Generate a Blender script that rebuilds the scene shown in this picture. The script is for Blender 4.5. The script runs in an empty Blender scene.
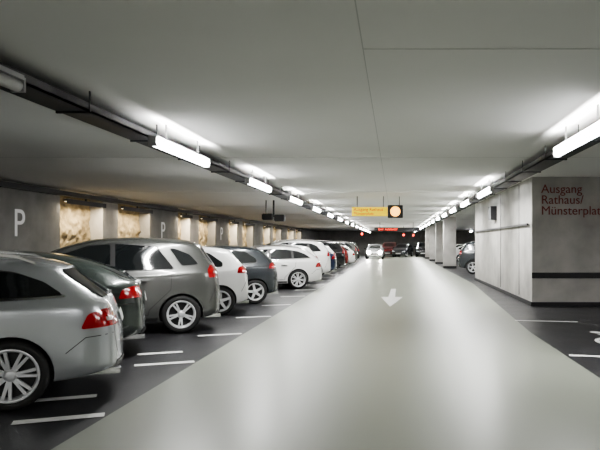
import bpy, bmesh, math, random
from mathutils import Vector, Matrix, noise as mnoise
from mathutils.bvhtree import BVHTree
random.seed(4)
S=bpy.context.scene
COL=S.collection
# ------------------------------------------------------------------ materials
def mat(name,col,rough=.5,metal=0,spec=.5,emit=None,estr=0,noise=None,bump=0,bscale=20,coat=0,col2=None,rvar=0,stretch=None):
    m=bpy.data.materials.new(name); m.use_nodes=True
    nt=m.node_tree; b=nt.nodes['Principled BSDF']
    b.inputs['Base Color'].default_value=(*col,1); b.inputs['Roughness'].default_value=rough
    b.inputs['Metallic'].default_value=metal; b.inputs['Specular IOR Level'].default_value=spec
    b.inputs['Coat Weight'].default_value=coat; b.inputs['Coat Roughness'].default_value=.04
    if emit: b.inputs['Emission Color'].default_value=(*emit,1); b.inputs['Emission Strength'].default_value=estr
    if noise or bump or rvar:
        tc=nt.nodes.new('ShaderNodeTexCoord'); 
        mp=nt.nodes.new('ShaderNodeMapping'); nt.links.new(tc.outputs['Object'],mp.inputs[0])
        if stretch: mp.inputs['Scale'].default_value=stretch
    if noise:
        n=nt.nodes.new('ShaderNodeTexNoise'); n.inputs['Scale'].default_value=noise; n.inputs['Detail'].default_value=4; n.inputs['Roughness'].default_value=.5
        nt.links.new(mp.outputs[0],n.inputs['Vector'])
        r=nt.nodes.new('ShaderNodeValToRGB'); r.color_ramp.elements[0].position=.28; r.color_ramp.elements[1].position=.74
        c2=col2 or tuple(c*.7 for c in col)
        r.color_ramp.elements[0].color=(*c2,1); r.color_ramp.elements[1].color=(*col,1)
        nt.links.new(n.outputs['Fac'],r.inputs[0]); nt.links.new(r.outputs[0],b.inputs['Base Color'])
        if rvar:
            mr=nt.nodes.new('ShaderNodeMapRange'); mr.inputs['From Min'].default_value=.3; mr.inputs['From Max'].default_value=.7
            mr.inputs['To Min'].default_value=rough-rvar; mr.inputs['To Max'].default_value=rough+rvar
            nt.links.new(n.outputs['Fac'],mr.inputs[0]); nt.links.new(mr.outputs[0],b.inputs['Roughness'])
    if bump:
        n2=nt.nodes.new('ShaderNodeTexNoise'); n2.inputs['Scale'].default_value=bscale; n2.inputs['Detail'].default_value=5
        nt.links.new(mp.outputs[0],n2.inputs['Vector'])
        bp=nt.nodes.new('ShaderNodeBump'); bp.inputs['Strength'].default_value=bump; bp.inputs['Distance'].default_value=.02
        nt.links.new(n2.outputs['Fac'],bp.inputs['Height']); nt.links.new(bp.outputs[0],b.inputs['Normal'])
    return m
M_floor=mat('dark_floor',(.030,.030,.034),.38,noise=1.2,col2=(.020,.020,.022),bump=.12,bscale=60,rvar=.03)
M_lane=mat('lane_epoxy',(.275,.292,.247),.34,spec=.5,noise=.7,col2=(.235,.252,.208),bump=.05,bscale=5,rvar=.02,stretch=(1,.4,1))
M_line=mat('white_paint',(.80,.80,.78),.5)
M_arrow=mat('arrow_paint',(.85,.85,.83),.5,noise=12,col2=(.68,.68,.67))
M_ceil=mat('ceiling_paint',(.82,.815,.80),.8,noise=.6,col2=(.78,.775,.76),bump=.04,bscale=5)
M_joint=mat('joint',(.58,.58,.57),.8)
M_conc=mat('concrete',(.50,.485,.46),.85,noise=1.6,col2=(.32,.31,.29),bump=.35,bscale=9)
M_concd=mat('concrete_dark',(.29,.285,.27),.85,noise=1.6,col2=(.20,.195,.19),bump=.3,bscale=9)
M_rock=mat('rough_rock',(.44,.36,.22),.9,noise=2.4,col2=(.15,.115,.065),bump=.8,bscale=9)
M_dark=mat('dark_metal',(.025,.025,.028),.5)
M_band=mat('dark_band',(.012,.012,.014),.6)
M_gal=mat('galvanised',(.35,.35,.35),.45,metal=.6)
M_tube=mat('tube_lens',(.9,.9,.9),.4,emit=(.95,.98,1),estr=14)
M_tubeoff=mat('tube_off',(.42,.42,.42),.4)
M_red=mat('red_text',(.19,.045,.038),.6)
M_white=mat('white_sign',(.75,.75,.75),.5,emit=(1,1,1),estr=.12)
M_yel=mat('yellow_sign',(.80,.56,.01),.5,emit=(1,.66,.0),estr=.7)
M_org=mat('orange_signal',(.9,.5,.15),.5,emit=(1,.48,.08),estr=3)
M_redl=mat('red_lamp',(.9,.05,.03),.5,emit=(1,.06,.03),estr=4)
M_warm=mat('warm_lamp',(.9,.8,.6),.5,emit=(1,.82,.55),estr=1.6)
M_head=mat('headlight_on',(1,1,1),.3,emit=(1,.95,.85),estr=160)
# car mats
M_black=mat('trim_black',(.014,.014,.014),.45)
M_glass=mat('car_glass',(.012,.014,.015),.04,spec=.6)
M_seam=mat('seam',(.006,.006,.006),.7)
M_tail=mat('tail_red',(.24,.006,.008),.12,coat=.6,emit=(1,.02,.02),estr=.03)
M_tailw=mat('tail_white',(.6,.5,.5),.15,coat=.6)
M_chrome=mat('chrome',(.7,.7,.7),.15,metal=1)
M_tyre=mat('tyre',(.014,.014,.014),.75)
M_rim=mat('alloy',(.66,.67,.68),.3,metal=.4)
M_rimd=mat('rim_dark',(.02,.02,.02),.5,metal=.3)
M_plate=mat('plate',(.7,.7,.68),.4)
M_hl=mat('head_lens',(.55,.58,.6),.08,coat=.8)
def paint(n,c,metal=.3): return mat('paint_'+n,c,.27,metal=metal,coat=.8)
P_silver=paint('silver',(.50,.52,.54),.5)
P_white=paint('white',(.80,.80,.79),0)
P_grey=paint('grey',(.115,.118,.112),.4)
P_olive=paint('olive',(.030,.040,.035),.3)
P_dark=paint('darkgrey',(.040,.046,.052),.3)
P_blk=paint('black',(.014,.014,.017),.2)
P_blue=paint('blue',(.02,.035,.09),.3)
P_redc=paint('red',(.16,.012,.012),.2)
# ------------------------------------------------------------------ helpers
def link(o,parent=None):
    COL.objects.link(o)
    if parent: o.parent=parent
    return o
def empty(name,loc=(0,0,0),rz=0):
    e=bpy.data.objects.new(name,None); e.empty_display_size=.2; e.location=loc; e.rotation_euler=(0,0,rz); COL.objects.link(e); return e
def bm_box(bm,lo,hi,mi=0):
    x0,y0,z0=lo;x1,y1,z1=hi
    v=[bm.verts.new(p) for p in ((x0,y0,z0),(x1,y0,z0),(x1,y1,z0),(x0,y1,z0),(x0,y0,z1),(x1,y0,z1),(x1,y1,z1),(x0,y1,z1))]
    for f in ((3,2,1,0),(4,5,6,7),(0,1,5,4),(1,2,6,5),(2,3,7,6),(3,0,4,7)):
        fc=bm.faces.new([v[i] for i in f]); fc.material_index=mi
    return v
def obj(name,bm,mats,parent=None,smooth=False,loc=(0,0,0)):
    me=bpy.data.meshes.new(name); 
    bmesh.ops.recalc_face_normals(bm,faces=bm.faces)
    bm.to_mesh(me); bm.free()
    for m in mats: me.materials.append(m)
    if smooth:
        for p in me.polygons: p.use_smooth=True
    o=bpy.data.objects.new(name,me); o.location=loc
    return link(o,parent)
def box(name,lo,hi,m,parent=None,bev=0):
    bm=bmesh.new(); bm_box(bm,lo,hi)
    if bev: bmesh.ops.bevel(bm,geom=bm.edges[:],offset=bev,segments=2,affect='EDGES')
    return obj(name,bm,[m],parent)
def lathe(bm,prof,n,mi):
    rings=[]
    for i in range(n):
        a=2*math.pi*i/n
        rings.append([bm.verts.new((r*math.cos(a),t,r*math.sin(a))) for t,r in prof])
    for i in range(n):
        A=rings[i];B=rings[(i+1)%n]
        for j in range(len(prof)-1):
            f=bm.faces.new((A[j],A[j+1],B[j+1],B[j])); f.material_index=mi; f.smooth=True
def flatpoly(bm,pts,z=0,mi=0):
    f=bm.faces.new([bm.verts.new((x,y,z)) for x,y in pts]); f.material_index=mi; return f
# ------------------------------------------------------------------ cars
def roundpoly(p,r=.03,n=3):
    out=[]
    N=len(p)
    for i in range(N):
        a=Vector(p[i-1]);b=Vector(p[i]);c=Vector(p[(i+1)%N])
        da=(a-b);dc=(c-b)
        rr=min(r,da.length*.4,dc.length*.4)
        s=b+da.normalized()*rr; e=b+dc.normalized()*rr
        for k in range(n+1):
            t=k/n
            out.append(tuple((1-t)**2*s+2*t*(1-t)*b+t*t*e))
    return out
def clipx(p,x0,x1):
    def cl(p,x,keepgt):
        o=[]
        for i in range(len(p)):
            a=p[i-1];b=p[i]
            ia=(a[0]>=x) if keepgt else (a[0]<=x); ib=(b[0]>=x) if keepgt else (b[0]<=x)
            if ia!=ib:
                t=(x-a[0])/(b[0]-a[0]); o.append((x,a[1]+t*(b[1]-a[1])))
            if ib:o.append(b)
        return o
    return cl(cl(p,x0,True),x1,False)
def inset(p,m):
    cx=(min(q[0] for q in p)+max(q[0] for q in p))/2; cz=(min(q[1] for q in p)+max(q[1] for q in p))/2
    w=(max(q[0] for q in p)-min(q[0] for q in p));h=(max(q[1] for q in p)-min(q[1] for q in p))
    sx=max(.3,(w-2*m)/w); sz=max(.3,(h-2*m)/h)
    return [(cx+(q[0]-cx)*sx,cz+(q[1]-cz)*sz) for q in p]
def project(out,poly,mode,bvh,off,mi,step=.07):
    t=bmesh.new(); t.faces.new([t.verts.new((u,v,0)) for u,v in poly])
    us=[q[0] for q in poly];vs=[q[1] for q in poly]
    for ax,lo,hi in ((0,min(us),max(us)),(1,min(vs),max(vs))):
        n=int((hi-lo)/step)
        for i in range(1,n+1):
            c=lo+(hi-lo)*i/(n+1)
            co=(c,0,0) if ax==0 else (0,c,0); no=(1,0,0) if ax==0 else (0,1,0)
            bmesh.ops.bisect_plane(t,geom=t.verts[:]+t.edges[:]+t.faces[:],plane_co=co,plane_no=no)
    vm={}
    for v in t.verts:
        u,w=v.co.x,v.co.y
        if mode=='L': o=Vector((u,-3,w));d=Vector((0,1,0))
        elif mode=='R': o=Vector((u,3,w));d=Vector((0,-1,0))
        elif mode=='B': o=Vector((9,u,w));d=Vector((-1,0,0))
        elif mode=='F': o=Vector((-9,u,w));d=Vector((1,0,0))
        else: o=Vector((u,w,5));d=Vector((0,0,-1))
        hit,n,_,_=bvh.ray_cast(o,d)
        if hit is None: vm[v]=None; continue
        if n.dot(d)>0: n=-n
        vm[v]=(hit+n*off)
    vo={v:(out.verts.new(c) if c is not None else None) for v,c in vm.items()}
    for f in t.faces:
        vs_=[vo[v] for v in f.verts]
        if any(q is None for q in vs_): continue
        ax=0 if mode in 'BF' else 1
        c=[q.co[ax] for q in vs_]
        if max(c)-min(c)>.16: continue
        nf=out.faces.new(vs_); nf.material_index=mi; nf.smooth=True
        nf.normal_update()
        d={'L':Vector((0,1,0)),'R':Vector((0,-1,0)),'B':Vector((-1,0,0)),'F':Vector((1,0,0)),'T':Vector((0,0,-1))}[mode]
        if nf.normal.dot(d)>0: nf.normal_flip()
    for q in vo.values():
        if q is not None and not q.link_faces: out.verts.remove(q)
    t.free()
def strip(p,w):
    L=[];R=[]
    for i,q in enumerate(p):
        a=Vector(p[max(0,i-1)]);b=Vector(p[min(len(p)-1,i+1)])
        d=(b-a).normalized(); n=Vector((-d.y,d.x))*w/2
        q=Vector(q); L.append(tuple(q+n)); R.append(tuple(q-n))
    return L,R
def pstrip(out,p,w,mode,bvh,off,mi):
    L,R=strip(p,w)
    for i in range(len(p)-1):
        project(out,[L[i],L[i+1],R[i+1],R[i]],mode,bvh,off,mi,.06)

DM=[M_black,M_glass,M_seam,M_tail,M_tailw,M_chrome,M_plate,M_hl]
def wheel_mesh(name,R,rr,spokes,dbl):
    bm=bmesh.new(); W=.105
    lathe(bm,[(-W+.02,rr),(-W,rr+.02),(-W+.005,R-.03),(-W+.03,R-.004),(-.04,R),(.04,R),(W-.03,R-.004),(W,R-.04),(W-.01,rr)],40,0)
    lathe(bm,[(-W+.012,rr+.008),(-W+.006,rr-.004),(-W+.014,rr-.018),(-.03,rr-.03),(.05,rr-.035)],40,1)
    lathe(bm,[(-.015,.0001),(-.015,rr-.03)],24,2)
    lathe(bm,[(-W+.022,.0001),(-W+.02,.03),(-W+.03,.055),(-W+.06,.065),(-.02,.07)],20,1)
    def spoke(a,w0,w1):
        v=[]
        for (r,w,y) in ((.04,w0,-W+.032),(rr-.012,w1,-W+.016)):
            for s in (-1,1):
                for dy in (0,.03):
                    v.append(bm.verts.new((s*w,y+dy,r)))
        M=Matrix.Rotation(a,4,'Y')
        for q in v:q.co=M@q.co
        for f in ((0,2,6,4),(1,5,7,3),(0,4,5,1),(2,3,7,6),(0,1,3,2),(4,6,7,5)):
            bm.faces.new([v[i] for i in f]).material_index=1
    for i in range(spokes):
        a=2*math.pi*i/spokes
        if dbl: spoke(a-.14,.015,.014);spoke(a+.14,.015,.014)
        else: spoke(a,.032,.024)
    bmesh.ops.recalc_face_normals(bm,faces=bm.faces)
    me=bpy.data.meshes.new(name); bm.to_mesh(me); bm.free()
    for m in (M_tyre,M_rim,M_rimd): me.materials.append(m)
    return me
STY={}
def style(key,L,w,H,fw,rw,st,dlo,ranges,tail_side,tail_rear,back,R=.32,rr=.22,spokes=5,dbl=True,rails=False,doors=(),trim=None,cladding=False):
    O=rw
    def ring(s):
        xl,xb,xr,zt,zr,wf,yr,zb=s
        W_=w*wf
        xb-=O;xl-=O;xr-=O
        lift=(zr-zt)
        gh=lift>.2
        return [(xl,.55*W_,zb),(xl,.90*W_,zb+.01),(xl,.985*W_,zb+.14),(xl,1.01*W_,(zb+.14+zt)/2+.04),
                (xb,.995*W_,zt-.05),(xb,.945*W_,zt+.015),
                (xb+(xr-xb)*.93,(yr+.05)*W_ if gh else .88*W_,zr-.075 if gh else zt+lift*.55),
                (xr,yr*.86*W_,zr-.012),(xr,yr*.35*W_,zr)]
    bm=bmesh.new(); rings=[]
    for s in st:
        r=ring(s)
        rings.append([bm.verts.new((x,-y,z)) for x,y,z in r]+[bm.verts.new((x,y,z)) for x,y,z in reversed(r)])
    n=len(rings[0]);K=n//2
    for i in range(len(rings)-1):
        for j in range(n):
            bm.faces.new((rings[i][j],rings[i+1][j],rings[i+1][(j+1)%n],rings[i][(j+1)%n]))
    for rg,sg in ((rings[-1],1),(rings[0],-1)):
        cols=[]
        for f in (1,.5,-.5,-1):
            if abs(f)==1: cols.append([rg[j] if f==1 else rg[n-1-j] for j in range(K)])
            else:
                c=[]
                for j in range(K):
                    a=rg[j].co
                    bul=.09 if j<6 else .05
                    c.append(bm.verts.new((a.x+sg*bul,a.y*.5*(1 if f>0 else -1),a.z)))
                cols.append(c)
        for c in range(3):
            for j in range(K-1):
                bm.faces.new((cols[c][j],cols[c+1][j],cols[c+1][j+1],cols[c][j+1]))
        bm.faces.new([cols[0][0],cols[1][0],cols[2][0],cols[3][0]])
        bm.faces.new([cols[0][K-1],cols[1][K-1],cols[2][K-1],cols[3][K-1]])
    bmesh.ops.recalc_face_normals(bm,faces=bm.faces)
    cl=bm.edges.layers.float.new('crease_edge')
    for i in range(len(rings)-1):
        for js,c in (((4,n-5),.35),((1,n-2),.5),((6,n-7),.4)):
            for j in js:
                e=bm.edges.get((rings[i][j],rings[i+1][j]))
                if e:e[cl]=c
    me=bpy.data.meshes.new('cage'); bm.to_mesh(me); bm.free()
    me.materials.append(P_silver)
    o=bpy.data.objects.new('tmp',me); COL.objects.link(o)
    md=o.modifiers.new('s','SUBSURF'); md.levels=3; md.render_levels=3
    bpy.context.view_layer.update()
    dg=bpy.context.evaluated_depsgraph_get()
    sm=bpy.data.meshes.new_from_object(o.evaluated_get(dg))
    bvb=bmesh.new(); bvb.from_mesh(sm); bvh=BVHTree.FromBMesh(bvb); bvb.free()
    o.modifiers.clear(); o.data=sm
    cb=bmesh.new()
    for wx in (fw-rw,0):
        for sgn in (-1,1):
            y0,y1=sorted((sgn*(w-.28),sgn*(w+.3)))
            Ra=R+.035
            a=[];b=[]
            for i in range(40):
                t=2*math.pi*i/40
                a.append(cb.verts.new((wx+Ra*math.cos(t),y0,R+Ra*math.sin(t)))); b.append(cb.verts.new((wx+Ra*math.cos(t),y1,R+Ra*math.sin(t))))
            for i in range(40):
                cb.faces.new((a[i],a[(i+1)%40],b[(i+1)%40],b[i]))
            cb.faces.new(a);cb.faces.new(b)
    bmesh.ops.recalc_face_normals(cb,faces=cb.faces)
    cm=bpy.data.meshes.new('cut'); cb.to_mesh(cm); cb.free(); cm.materials.append(M_black)
    co=bpy.data.objects.new('cut',cm); COL.objects.link(co)
    bo=o.modifiers.new('b','BOOLEAN'); bo.operation='DIFFERENCE'; bo.object=co; bo.solver='EXACT'
    try: bo.material_mode='TRANSFER'
    except Exception: pass
    bpy.context.view_layer.update()
    dg=bpy.context.evaluated_depsgraph_get()
    body=bpy.data.meshes.new_from_object(o.evaluated_get(dg))
    bpy.data.objects.remove(o); bpy.data.objects.remove(co)
    body.name=key+'_body'
    for p in body.polygons: p.use_smooth=True
    bb=bmesh.new(); bb.from_mesh(body)
    for e in bb.edges:
        if len(e.link_faces)==2 and e.calc_face_angle(0)>.7: e.smooth=False
    bb.to_mesh(body); bb.free()
    d=bmesh.new()
    sh=lambda p:[(q[0]-O,q[1]) for q in p]
    for side in 'LR':
        for P in dlo:
            project(d,roundpoly(sh(P),.05),side,bvh,.004,0)
        for (k,a,b) in ranges:
            c=clipx(sh(dlo[k]),a-O,b-O)
            if len(c)>2: project(d,roundpoly(inset(c,.018),.04),side,bvh,.009,1)
        for P in doors: pstrip(d,sh(P),.010,side,bvh,.0025,2)
        for P in tail_side: project(d,roundpoly(sh(P),.03),side,bvh,.008,3,.025)
        if trim: pstrip(d,sh(trim),.016,side,bvh,.011,5)
        zs=tail_side[0][0][1]-.06
        pstrip(d,[(R+.13,.50),(R+.30,zs-.02),(tail_side[0][1][0]-O,zs)],.008,side,bvh,.0025,2)
        if cladding:
            pstrip(d,[(fw-rw+R+.06,.30),(-R-.06,.30)],.12,side,bvh,.006,0)
        else:
            pstrip(d,[(fw-rw+R+.05,.25),(-R-.05,.25)],.05,side,bvh,.004,0)
    for P,mi in tail_rear:
        for s in (1,-1):
            project(d,roundpoly([(s*min(y,.84*w),z) for y,z in P],.03),'B',bvh,.008 if mi==3 else .011,mi,.025)
    y0,z0,y1,z1=back
    project(d,roundpoly([(-y0,z0),(y0,z0),(y1,z1),(-y1,z1)],.06),'B',bvh,.006,1)
    project(d,roundpoly([(-w*.7,.26),(w*.7,.26),(w*.6,.36),(-w*.6,.36)],.03),'B',bvh,.006,0)
    pz=.50 if H>1.5 else .72
    project(d,[(-.26,pz),(.26,pz),(.26,pz+.11),(-.26,pz+.11)],'B',bvh,.02,6)
    for s in (1,-1):
        pstrip(d,[(s*w*.68,z0-.02),(s*w*.70,.62),(s*w*.62,.45)],.010,'B',bvh,.003,2)
    project(d,roundpoly([(-.62*w,st[3][4]+.05),(.62*w,st[3][4]+.05),(.56*w,H-.12),(-.56*w,H-.12)],.05),'F',bvh,.006,1)
    project(d,roundpoly([(-.4*w,.42),(.4*w,.42),(.42*w,.62),(-.42*w,.62)],.04),'F',bvh,.008,0)
    for s in (1,-1):
        project(d,roundpoly([(s*.48*w,.55),(s*.8*w,.58),(s*.82*w,.68),(s*.5*w,.64)],.03),'F',bvh,.01,7)
    project(d,[(-.26,.34),(.26,.34),(.26,.44),(-.26,.44)],'F',bvh,.03,6)
    for side,sg in (('L',-1),('R',1)):
        for hx in doors_h.get(key,()):
            h,nn,_,_=bvh.ray_cast(Vector((hx-O,sg*3,st[5][3]-.13)),Vector((0,-sg,0)))
            bm_box(d,(h.x-.10,min(h.y,h.y+sg*.035),h.z-.014),(h.x+.10,max(h.y,h.y+sg*.035),h.z+.014),5 if trim else 0)
        mx=st[4][1]-O-.15; mz=st[4][3]+.07
        bmm=bmesh.new(); bmesh.ops.create_icosphere(bmm,subdivisions=3,radius=1)
        vm={}
        for v in bmm.verts: vm[v]=d.verts.new((mx+v.co.x*.075,sg*(w+.07)+v.co.y*.11,mz+v.co.z*.075))
        for f in bmm.faces:
            q=d.faces.new([vm[v] for v in f.verts]); q.material_index=0; q.smooth=True
        bmm.free()
        bm_box(d,(mx-.03,min(sg*(w-.1),sg*(w+.05)),mz-.06),(mx+.03,max(sg*(w-.1),sg*(w+.05)),mz-.02),0)
        if rails:
            xs=[st[4][2]-O+.15+i*(st[-2][2]-st[4][2]-.25)/10 for i in range(11)]
            prev=None
            for i,x in enumerate(xs):
                h,nn,_,_=bvh.ray_cast(Vector((x,sg*w*.62,5)),Vector((0,0,-1)))
                zz=h.z+(.040 if 0<i<10 else .0)
                cur=[d.verts.new((x,h.y+a*.015,zz+b*.012)) for a,b in ((-1,-1),(1,-1),(1,1),(-1,1))]
                if prev:
                    for j in range(4): d.faces.new((prev[j],prev[(j+1)%4],cur[(j+1)%4],cur[j])).material_index=5
                prev=cur
    xr=st[-1][0]-O
    h,_,_,_=bvh.ray_cast(Vector((9,0,z0+.02)),Vector((-1,0,0)))
    bm_box(d,(h.x-.01,-.02,z0-.01),(h.x+.03,.4,z0+.012),0)
    bm_box(d,(xr-.2,-.5,.22),(xr+.07,-.42,.28),5)
    dm=bpy.data.meshes.new(key+'_details'); d.to_mesh(dm); d.free()
    for m in DM: dm.materials.append(m)
    wm=wheel_mesh(key+'_wheel',R,rr,spokes,dbl)
    STY[key]=dict(body=body,det=dm,wheel=wm,w=w,fx=fw-rw,R=R)
doors_h={'wagon':(2.25,3.1),'mpv':(2.1,3.0),'hatch':(2.05,2.85),'suv':(2.1,2.95),'sedan':(2.2,3.05)}
def door_set(xa,xb,xc,belt,arch=None):
    return [[(xa,belt),(xa-.02,.6),(xa+.03,.33)],[(xb,belt),(xb+.02,.33)],[(xa+.03,.33),(xb,.32),(xc-.38,.33)],[(xc,belt),(xc-.02,.75),(xc-.36,.42),(xc-.38,.33)]]
style('wagon',4.5,.885,1.44,.82,3.58,
 [(.08,.14,.2,.60,.66,.70,.7,.28),(.28,.3,.34,.70,.75,.9,.74,.2),(.85,.85,.85,.84,.90,.99,.76,.18),(1.35,1.30,1.25,.89,.96,1.0,.78,.17),
  (1.9,1.85,2.0,.92,1.41,1,.71,.17),(2.6,2.6,2.7,.94,1.455,1,.72,.17),(3.4,3.4,3.35,.96,1.435,1,.70,.18),(4.02,4.02,3.85,.985,1.375,.985,.67,.22),(4.43,4.34,3.98,.97,1.31,.91,.63,.28)],
 [[(1.62,.95),(4.02,1.035),(3.84,1.17),(3.6,1.265),(3.2,1.325),(2.7,1.35),(2.3,1.32),(2.0,1.21)]],
 [(0,1.6,2.62),(0,2.66,3.38),(0,3.42,4.1)],
 [[(4.16,.72),(4.50,.73),(4.50,.88),(4.36,.90),(4.22,.86)]],
 [([(.58,.73),(.95,.73),(.95,.88),(.60,.88)],3),([(.62,.78),(.72,.78),(.72,.82),(.62,.82)],4)],
 (.62,1.0,.52,1.28),R=.325,rr=.24,spokes=7,dbl=True,rails=True,doors=door_set(1.60,2.64,3.50,.94),trim=[(1.62,.945),(2.8,.985),(4.02,1.03)])
style('mpv',4.4,.885,1.63,.9,3.65,
 [(.08,.14,.2,.66,.72,.72,.7,.28),(.26,.28,.32,.78,.84,.9,.74,.2),(.75,.75,.75,.93,1.0,.99,.76,.18),(1.1,1.08,1.05,.98,1.08,1.0,.78,.17),
  (1.75,1.7,1.9,1.0,1.57,1,.74,.17),(2.5,2.5,2.6,1.02,1.645,1,.75,.17),(3.3,3.3,3.3,1.04,1.64,1,.74,.18),(3.96,3.96,3.88,1.07,1.59,.985,.71,.22),(4.27,4.22,3.98,1.08,1.52,.92,.67,.28)],
 [[(1.28,1.03),(3.55,1.09),(3.26,1.49),(2.6,1.54),(2.2,1.50),(1.75,1.33)],[(3.66,1.14),(3.95,1.16),(3.80,1.34),(3.56,1.45),(3.45,1.46)]],
 [(0,1.2,1.72),(0,1.76,2.56),(0,2.60,3.6),(1,3.4,4.1)],
 [[(4.10,.94),(4.4,.95),(4.4,1.13),(4.14,1.16),(4.08,1.08)]],
 [([(.62,.94),(.95,.95),(.95,1.15),(.66,1.15)],3),([(.63,1.0),(.70,1.0),(.70,1.05),(.63,1.05)],4)],
 (.60,1.18,.54,1.48),R=.325,rr=.23,spokes=5,dbl=True,doors=door_set(1.62,2.58,3.5,1.03),cladding=False)
style('hatch',4.0,.86,1.48,.8,3.3,
 [(.08,.14,.2,.62,.68,.72,.7,.28),(.26,.28,.32,.74,.79,.9,.74,.2),(.75,.75,.75,.86,.93,.99,.76,.18),(1.12,1.1,1.06,.92,1.0,1.0,.78,.17),
  (1.7,1.65,1.82,.94,1.44,1,.73,.17),(2.3,2.3,2.4,.96,1.495,1,.74,.17),(3.0,3.0,3.0,.98,1.48,1,.73,.18),(3.6,3.6,3.45,1.01,1.42,.985,.70,.22),(3.88,3.82,3.56,1.0,1.37,.92,.66,.28)],
 [[(1.45,.97),(3.35,1.03),(3.36,1.12),(3.08,1.33),(2.6,1.385),(2.1,1.37),(1.8,1.24)]],
 [(0,1.4,2.32),(0,2.36,3.4)],
 [[(3.64,.89),(4.0,.90),(4.0,1.04),(3.80,1.06),(3.68,1.02)]],
 [([(.56,.90),(.95,.90),(.95,1.04),(.60,1.04)],3)],
 (.58,1.08,.50,1.33),R=.31,rr=.215,spokes=5,dbl=False,doors=door_set(1.48,2.34,3.12,.96))
style('suv',4.5,.9,1.66,.87,3.6,
 [(.08,.14,.2,.72,.80,.74,.7,.32),(.26,.28,.32,.86,.93,.91,.74,.26),(.8,.8,.8,1.0,1.06,.99,.76,.24),(1.3,1.28,1.24,1.04,1.13,1.0,.78,.23),
  (1.85,1.8,1.98,1.06,1.60,1,.74,.23),(2.6,2.6,2.7,1.08,1.67,1,.75,.23),(3.4,3.4,3.4,1.10,1.66,1,.74,.24),(4.05,4.05,3.92,1.13,1.61,.985,.71,.27),(4.36,4.32,4.10,1.12,1.55,.92,.67,.33)],
 [[(1.62,1.09),(3.95,1.19),(3.76,1.42),(3.5,1.53),(2.7,1.57),(2.3,1.54),(2.0,1.40)]],
 [(0,1.5,2.56),(0,2.60,3.36),(0,3.42,4.2)],
 [[(4.16,.98),(4.5,.99),(4.5,1.18),(4.26,1.20),(4.18,1.1)]],
 [([(.62,.98),(.95,.99),(.95,1.2),(.66,1.2)],3)],
 (.6,1.2,.52,1.50),R=.35,rr=.24,spokes=5,dbl=True,rails=True,doors=door_set(1.62,2.58,3.45,1.08),cladding=True)
style('sedan',4.5,.88,1.43,.85,3.5,
 [(.08,.14,.2,.60,.66,.72,.7,.28),(.28,.3,.34,.70,.75,.9,.74,.2),(.85,.85,.85,.84,.90,.99,.76,.18),(1.3,1.28,1.22,.90,.97,1.0,.78,.17),
  (1.95,1.9,2.1,.93,1.40,1,.71,.17),(2.6,2.6,2.7,.95,1.445,1,.72,.17),(3.2,3.2,3.15,.97,1.43,1,.70,.18),(3.9,3.9,3.72,1.0,1.32,.98,.68,.22),(4.36,4.30,4.12,.99,1.15,.90,.66,.28)],
 [[(1.62,.965),(3.72,1.03),(3.65,1.14),(3.35,1.29),(2.8,1.345),(2.4,1.325),(2.05,1.21)]],
 [(0,1.6,2.60),(0,2.64,3.4),(0,3.44,3.8)],
 [[(4.10,.80),(4.5,.81),(4.5,.94),(4.26,.96),(4.14,.92)]],
 [([(.54,.80),(.95,.81),(.95,.94),(.58,.94)],3)],
 (.58,1.06,.48,1.30),R=.32,rr=.225,spokes=5,dbl=True,doors=door_set(1.60,2.62,3.42,.95))
NAMES={'wagon':'station_wagon','mpv':'minivan','hatch':'hatchback_car','suv':'suv','sedan':'sedan_car'}
def car(key,P,x,y,ang,near=True):
    s=STY[key]; a=math.radians(ang)
    off=(s['w']-.1) if near else 0
    e=empty(NAMES[key],(x-math.sin(a)*off,y+math.cos(a)*off,0),a)
    b=link(bpy.data.objects.new('body',s['body']),e)
    b.material_slots[0].link='OBJECT'; b.material_slots[0].material=P
    link(bpy.data.objects.new('glass_lights_trim',s['det']),e)
    i=1
    for wx in (s['fx'],0):
        for sg in (-1,1):
            w=bpy.data.objects.new('wheel_%d'%i,s['wheel']); i+=1
            w.location=(wx,sg*(s['w']-.115),s['R'])
            w.rotation_euler=(0,random.random()*6,0 if sg<0 else math.pi)
            link(w,e)
    return e
A=22
car('wagon',P_silver,-3.54,5.90,A)
car('sedan',P_olive,-4.22,8.25,A)
car('mpv',P_grey,-3.66,10.95,A)
car('hatch',P_white,-3.72,13.6,A)
car('hatch',P_dark,-3.55,16.2,A)
car('wagon',P_white,-3.25,21.4,A)
car('hatch',P_white,-3.4,24.1,A)
car('suv',P_white,-3.4,26.7,A)
car('sedan',P_blue,-3.5,29.3,A)
car('hatch',P_white,-3.45,31.9,A)
car('suv',P_blk,-3.4,34.5,A)
car('mpv',P_silver,-3.5,37.0,A)
car('hatch',P_redc,-3.4,39.6,A)
car('wagon',P_white,-3.4,42.2,A)
car('suv',P_grey,-3.5,47.4,A)
car('hatch',P_blk,-3.4,52.5,A)
oc=car('sedan',P_silver,-1.95,64,90,near=False)
for k,sx in enumerate((-.55,.55)):
    bm=bmesh.new(); bmesh.ops.create_uvsphere(bm,u_segments=12,v_segments=8,radius=.17)
    obj('lit_headlight_%d'%(k+1),bm,[M_head],oc,True,loc=(-3.44,sx,.66))
car('hatch',P_dark,1.2,73,75,near=False)
car('suv',P_redc,-.5,75,85,near=False)
car('suv',P_blk,3.4,74,85,near=False)
car('mpv',P_silver,-5.2,74,70,near=False)
car('suv',P_dark,4.15,32.3,180-A,near=False)
car('hatch',P_silver,5.5,46,180-A,near=False)
car('sedan',P_white,5.5,51.5,180-A,near=False)
car('hatch',P_white,5.5,57,180-A,near=False)
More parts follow.
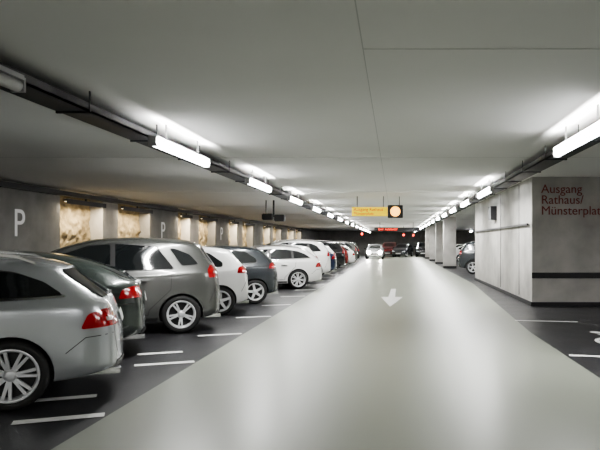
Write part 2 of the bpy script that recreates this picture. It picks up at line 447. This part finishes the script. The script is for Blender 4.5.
# ------------------------------------------------------------------ room
Y0,Y1=-9,84; XL,XR=-10.6,12; H=3.15
box('floor',(XL-.3,Y0-.3,-.2),(XR+.3,Y1+.3,0),M_floor)
box('ceiling',(XL-.3,Y0-.3,H),(XR+.3,Y1+.3,H+.2),M_ceil)
box('wall_left',(XL-.3,Y0,0),(XL,Y1,H),M_rock)
box('wall_right',(XR,Y0,0),(XR+.3,Y1,H),M_conc)
box('wall_back',(XL,Y0-.3,0),(XR,Y0,H),M_conc)
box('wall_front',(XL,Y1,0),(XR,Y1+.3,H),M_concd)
def flat(name,pts,z,m):
    bm=bmesh.new(); f=flatpoly(bm,pts,z); return obj(name,bm,[m])
flat('floor_lane_coating',[(-2.56,Y0+.05),(2.33,Y0+.05),(2.33,11),(2.95,24),(2.95,Y1-.05),(-2.56,Y1-.05)],.003,M_lane)
bm=bmesh.new()
t=math.radians(A)
def tick(x,y,L,w=.12,sg=-1,ang=t):
    d=Vector((sg*math.cos(ang),-math.sin(ang)));n=Vector((-d.y,d.x))*w/2;p=Vector((x,y))
    q=p+d*L
    flatpoly(bm,[tuple(p+n),tuple(q+n),tuple(q-n),tuple(p-n)],.006)
for k in range(-3,24):
    tick(-2.6,5.73+2.56*k,.72,.14)
for k in range(-2,2):
    tick(-3.0,6.44+2.6*k,.6,.14)
for y in (8.75,12.7,-.5,3.6): tick(2.38,y,3.5 if y<10 else 1.2,.12,1,math.radians(12))
for k in range(8): tick(3.75,44+2.56*k,1.2,.1,1,t)
obj('floor_bay_line_markings',bm,[M_line])
bm=bmesh.new()
flatpoly(bm,[(-.13,21.4),(-.19,18.2),(-.40,18.2),(-.12,15.4),(.22,18.2),(.0,18.2),(.03,21.4)],.006)
obj('floor_arrow_marking',bm,[M_arrow])
bm=bmesh.new()
def ringf(cx,cy,r0,r1,a0,a1,n=28):
    for i in range(n):
        p=[]
        for (r,k) in ((r0,i),(r1,i),(r1,i+1),(r0,i+1)):
            a=a0+(a1-a0)*k/n; p.append((cx+r*math.cos(a),cy+r*math.sin(a)*1.3))
        flatpoly(bm,p,.006)
ringf(3.55,9.9,.36,.43,math.radians(110),math.radians(400))
ringf(3.45,11.0,0.001,.10,0,2*math.pi,16)
flatpoly(bm,[(3.4,10.8),(3.5,10.8),(3.58,10.0),(3.48,10.0)],.006)
flatpoly(bm,[(3.5,10.0),(3.9,10.0),(3.9,10.12),(3.5,10.12)],.006)
flatpoly(bm,[(3.9,10.1),(4.1,9.4),(4.2,9.45),(4.0,10.12)],.006)
obj('floor_wheelchair_symbol',bm,[M_line])
bm=bmesh.new()
Z0,Z1=H-.004,H-.0005
bm_box(bm,(-.270,Y0+.02,Z0),(-.260,Y1-.02,Z1))
bm_box(bm,(-.26,5.3,Z0),(XR-.02,5.310,Z1))
for y in (-3,12,20,28,36,44,52,60,68): bm_box(bm,(XL+.02,y,Z0),(XR-.02,y+.010,Z1))
obj('trim_ceiling_joints',bm,[M_joint])
# left wall pilasters + rough rock recesses
pil=[(-9,19.1),(21.9,23.1),(26.1,29.5),(31.2,32.6),(35.6,38.5),(40.5,42),(45,48.5),(51,52.5),(56,59.5),(63,64.5),(68,84)]
for i,(a,b) in enumerate(pil):
    box('wall_left_pilaster_%d'%(i+1),(XL,a,0),(-10,b,H),M_concd if i%2==0 else M_conc)
box('trim_left_wall_duct',(-9.98,Y0+.02,2.95),(-9.74,Y1-.02,3.08),M_dark)
for i in range(len(pil)-1):
    a,b=pil[i][1],pil[i+1][0]; c=(a+b)/2
    bm=bmesh.new(); nz=60; ny=max(12,int((b-a)/.055)); g=[]
    for r in range(nz+1):
        row=[]
        for q in range(ny+1):
            y=a+(b-a)*q/ny; z=H*r/nz
            p=Vector((0,y*1.4,z*1.8))
            dx=.16+.08*mnoise.noise(p)+.06*mnoise.noise(p*2.9)+.045*mnoise.noise(p*6)
            row.append(bm.verts.new((XL+max(.02,min(.5,dx)),y,z)))
        g.append(row)
    for r in range(nz):
        for q in range(ny): bm.faces.new((g[r][q],g[r][q+1],g[r+1][q+1],g[r+1][q]))
    obj('wall_left_rock_%d'%(i+1),bm,[M_rock],None,True)
    root=empty('wall_washer_lamp',(-9.90,c,2.80))
    # housing with a front lip that shields the diffuser from the aisle
    bm=bmesh.new(); hb=(b-a)/2-.1
    bm_box(bm,(-.05,-hb,0),(.05,hb,.07)); bm_box(bm,(.05,-hb,-.07),(.065,hb,.07)); bm_box(bm,(-.02,-.03,.07),(.02,.03,.15))
    obj('housing',bm,[M_dark],root)
    box('diffuser',(-.04,-hb+.05,-.02),(.04,hb-.05,0),M_warm,root)
    l=bpy.data.lights.new('warm_light','AREA'); l.shape='RECTANGLE'; l.size=.08; l.size_y=b-a-.4; l.energy=110; l.color=(1,.85,.62)
    lo=bpy.data.objects.new('warm_light',l); lo.location=(0,0,-.03); lo.rotation_euler=(0,math.radians(-8),0); link(lo,root)
def text(name,body,size,loc,rot,m,parent=None,sp=1):
    c=bpy.data.curves.new(name,'FONT'); c.body=body; c.size=size; c.extrude=.004; c.space_line=sp; c.materials.append(m)
    o=bpy.data.objects.new(name,c); o.location=loc; o.rotation_euler=rot; return link(o,parent)
for yy in (16.75,27.3,36.6): text('parking_letter_sign','P',1.05,(-9.99,yy,1.72),(math.pi/2,0,math.pi/2),M_white)
PX,PY=3.34,15.6
box('wall_stair_core',(PX,PY,0),(8.5,26.7,H),M_conc)
bm=bmesh.new()
bm_box(bm,(PX-.005,PY-.02,.68),(8.5,PY-.001,.82)); bm_box(bm,(PX-.03,PY-.03,0.001),(8.5,PY-.001,.10)); bm_box(bm,(PX-.03,PY,0.001),(PX-.001,26.7,.10))
obj('baseboard_stair_core',bm,[M_band])
bm=bmesh.new()
bm_box(bm,(PX-.07,PY+.3,1.98),(PX-.03,26.5,2.03)); 
for y in (16.2,19,22,25): bm_box(bm,(PX-.05,y,1.99),(PX-.001,y+.05,2.02))
bm_box(bm,(PX-.2,21.0,2.3),(PX-.001,21.5,2.75)); bm_box(bm,(PX-.012,17.2,.15),(PX-.001,17.215,3.1));bm_box(bm,(PX-.012,20.2,0.15),(PX-.001,20.215,3.1))
obj('trim_stair_core_conduit',bm,[M_dark])
text('exit_direction_lettering','Ausgang\nRathaus/\nMünsterplatz',.30,(PX+.22,PY-.006,2.76),(math.pi/2,0,0),M_red,sp=.88)
for (x,y,wx,wy) in ((2.97,39,.75,.6),(3.0,47,.7,.6),(3.0,55,.7,.6),(3.0,63,.7,.6)):
    bm=bmesh.new(); bm_box(bm,(x,y,0),(x+wx,y+wy,H)); bm_box(bm,(x-.02,y-.02,0.001),(x+wx+.02,y+wy+.02,.14),1)
    obj('wall_column',bm,[M_conc,M_band])
def tray(name,x,w):
    bm=bmesh.new(); a=Y0+.05;b=Y1-.05;T=H-.006
    bm_box(bm,(x-w/2,a,2.93),(x+w/2,b,2.95)); bm_box(bm,(x-w/2,a,2.93),(x-w/2+.02,b,3.02)); bm_box(bm,(x+w/2-.02,a,2.93),(x+w/2,b,3.02))
    bm_box(bm,(x-.10,a,2.95),(x-.02,b,3.0)); bm_box(bm,(x+.02,a,2.95),(x+.09,b,2.99))
    y=a+.5
    while y<b: 
        bm_box(bm,(x-w/2-.01,y,2.91),(x+w/2+.01,y+.03,2.93)); bm_box(bm,(x-w/2-.01,y,2.91),(x-w/2,y+.03,T)); bm_box(bm,(x+w/2,y,2.91),(x+w/2+.01,y+.03,T)); y+=1.9
    s=-1 if x<0 else 1
    bm_box(bm,(x+s*(w/2+.06),a,3.08),(x+s*(w/2+.12),b,T),1)
    obj(name,bm,[M_dark,M_gal])
tray('cable_tray',-3.40,.34); tray('cable_tray.001',2.66,.34)
def fixture(x,y,lit=True,L=2.3,zt=2.83,inward=1):
    root=empty('fluorescent_lamp',(x,y,zt)); T=H-.006-zt
    bm=bmesh.new(); bm_box(bm,(-.06,-L/2,.045),(.06,L/2,.085)); bm_box(bm,(-.055,-L/2-.03,-.05),(.055,-L/2,.07)); bm_box(bm,(-.055,L/2,-.05),(.055,L/2+.03,.07))
    bm_box(bm,(-.01,-L*.3,.08),(.01,-L*.3+.02,T)); bm_box(bm,(-.01,L*.3,.08),(.01,L*.3+.02,T))
    obj('housing',bm,[M_gal],root)
    bm=bmesh.new(); n=14
    r1=[];r2=[]
    for i in range(n):
        a=2*math.pi*i/n
        r1.append(bm.verts.new((.05*math.cos(a),-L/2,.05*math.sin(a)))); r2.append(bm.verts.new((.05*math.cos(a),L/2,.05*math.sin(a))))
    for i in range(n): bm.faces.new((r1[i],r1[(i+1)%n],r2[(i+1)%n],r2[i]))
    obj('tube_lens',bm,[M_tube if lit else M_tubeoff],root,True)
    if lit:
        for nm,z,tilt,en,ox in (('down_light',-.056,0,100,0),('up_light',.03,180-70*inward,150,inward*.08)):
            l=bpy.data.lights.new(nm,'AREA'); l.shape='RECTANGLE'; l.size=.08; l.size_y=L; l.energy=en; l.color=(1,.99,.97)
            lo=bpy.data.objects.new(nm,l); lo.location=(ox,0,z); lo.rotation_euler=(0,math.radians(tilt),0); link(lo,root)
ys=[4.1+5.25*k for k in range(-2,15)]
for y in ys: fixture(-3.1,y,lit=abs(y-4.1)>.1,inward=1)
for y in [-5,-.6,8.1,16.7,21.2,25.6,30,34.5,39,43.5,48,53,58,63,68,74]: fixture(2.35,y,inward=-1)
for y in (12,24,36,48,60,72): fixture(8.6 if y>28 else 10.5,y,inward=-1)
for y in (6,): fixture(6.8,y,inward=-1)
root=empty('hanging_direction_sign',(0,22,0))
box('panel',(-1.48,-.05,2.47),(-.26,.05,2.77),M_yel,root,.01)
box('signal_box',(-.25,-.08,2.40),(.27,.1,2.84),M_dark,root,.01)
bm=bmesh.new(); 
v=[bm.verts.new((.01+.17*math.cos(i*math.pi/14),-.09,2.62+.17*math.sin(i*math.pi/14))) for i in range(28)]; bm.faces.new(v)
obj('signal_disc',bm,[M_org],root)
text('lettering','Ausgang Rathaus',.15,(-1.42,-.056,2.64),(math.pi/2,0,0),M_red,root)
text('lettering_lower','Münsterplatz',.13,(-1.42,-.056,2.51),(math.pi/2,0,0),M_red,root)
for i,x in enumerate((-1.3,-.4,.15)): box('rod_%d'%(i+1),(x-.012,-.012,2.77),(x+.012,.012,H-.006),M_dark,root)
root=empty('ceiling_loudspeaker',(-4.55,24,2.5))
bm=bmesh.new(); bm_box(bm,(-.42,-.15,-.1),(-.02,.15,.14)); bm_box(bm,(.03,-.12,-.15),(.42,.12,.1)); bmesh.ops.bevel(bm,geom=bm.edges[:],offset=.03,segments=2,affect='EDGES')
bm_box(bm,(-.03,-.03,0),(.03,.03,H-2.506)); bm_box(bm,(-.3,-.02,.1),(-.27,.02,H-2.506))
obj('speaker_body',bm,[M_dark],root)
for i,(x,z,y) in enumerate(((.8,2.3,60),(1.9,2.35,66),(-3.0,2.35,58))):
    root=empty('red_signal_lamp',(x,y,z))
    bm=bmesh.new(); bmesh.ops.create_uvsphere(bm,u_segments=12,v_segments=8,radius=.11); obj('lamp',bm,[M_redl],root,True)
    box('bracket',(-.02,-.02,.1),(.02,.02,H-.006-z),M_dark,root)
root=empty('hanging_exit_sign',(0,50,0))
box('panel',(-1.6,-.05,2.45),(1.9,.05,2.75),M_dark,root); text('lettering','EXIT  AUSFAHRT',.20,(-1.3,-.056,2.53),(math.pi/2,0,0),M_redl,root)
box('rod_1',(-1.2,-.02,2.75),(-1.16,.02,H-.006),M_dark,root); box('rod_2',(1.4,-.02,2.75),(1.44,.02,H-.006),M_dark,root)
# ------------------------------------------------------------------ world, camera
w=bpy.data.worlds.new('w'); S.world=w; w.use_nodes=True
w.node_tree.nodes['Background'].inputs[0].default_value=(.5,.52,.55,1); w.node_tree.nodes['Background'].inputs[1].default_value=.05
c=bpy.data.cameras.new('camera'); c.sensor_width=36; c.lens=38.4; c.shift_x=-95/600; c.shift_y=18/600; c.clip_end=300
co=bpy.data.objects.new('camera',c); co.location=(0,0,1.54); co.rotation_euler=(math.pi/2,0,0); COL.objects.link(co); S.camera=co
S.view_settings.view_transform='AgX'
try: S.view_settings.look='AgX - Medium High Contrast'
except Exception: pass
S.view_settings.exposure=0.22
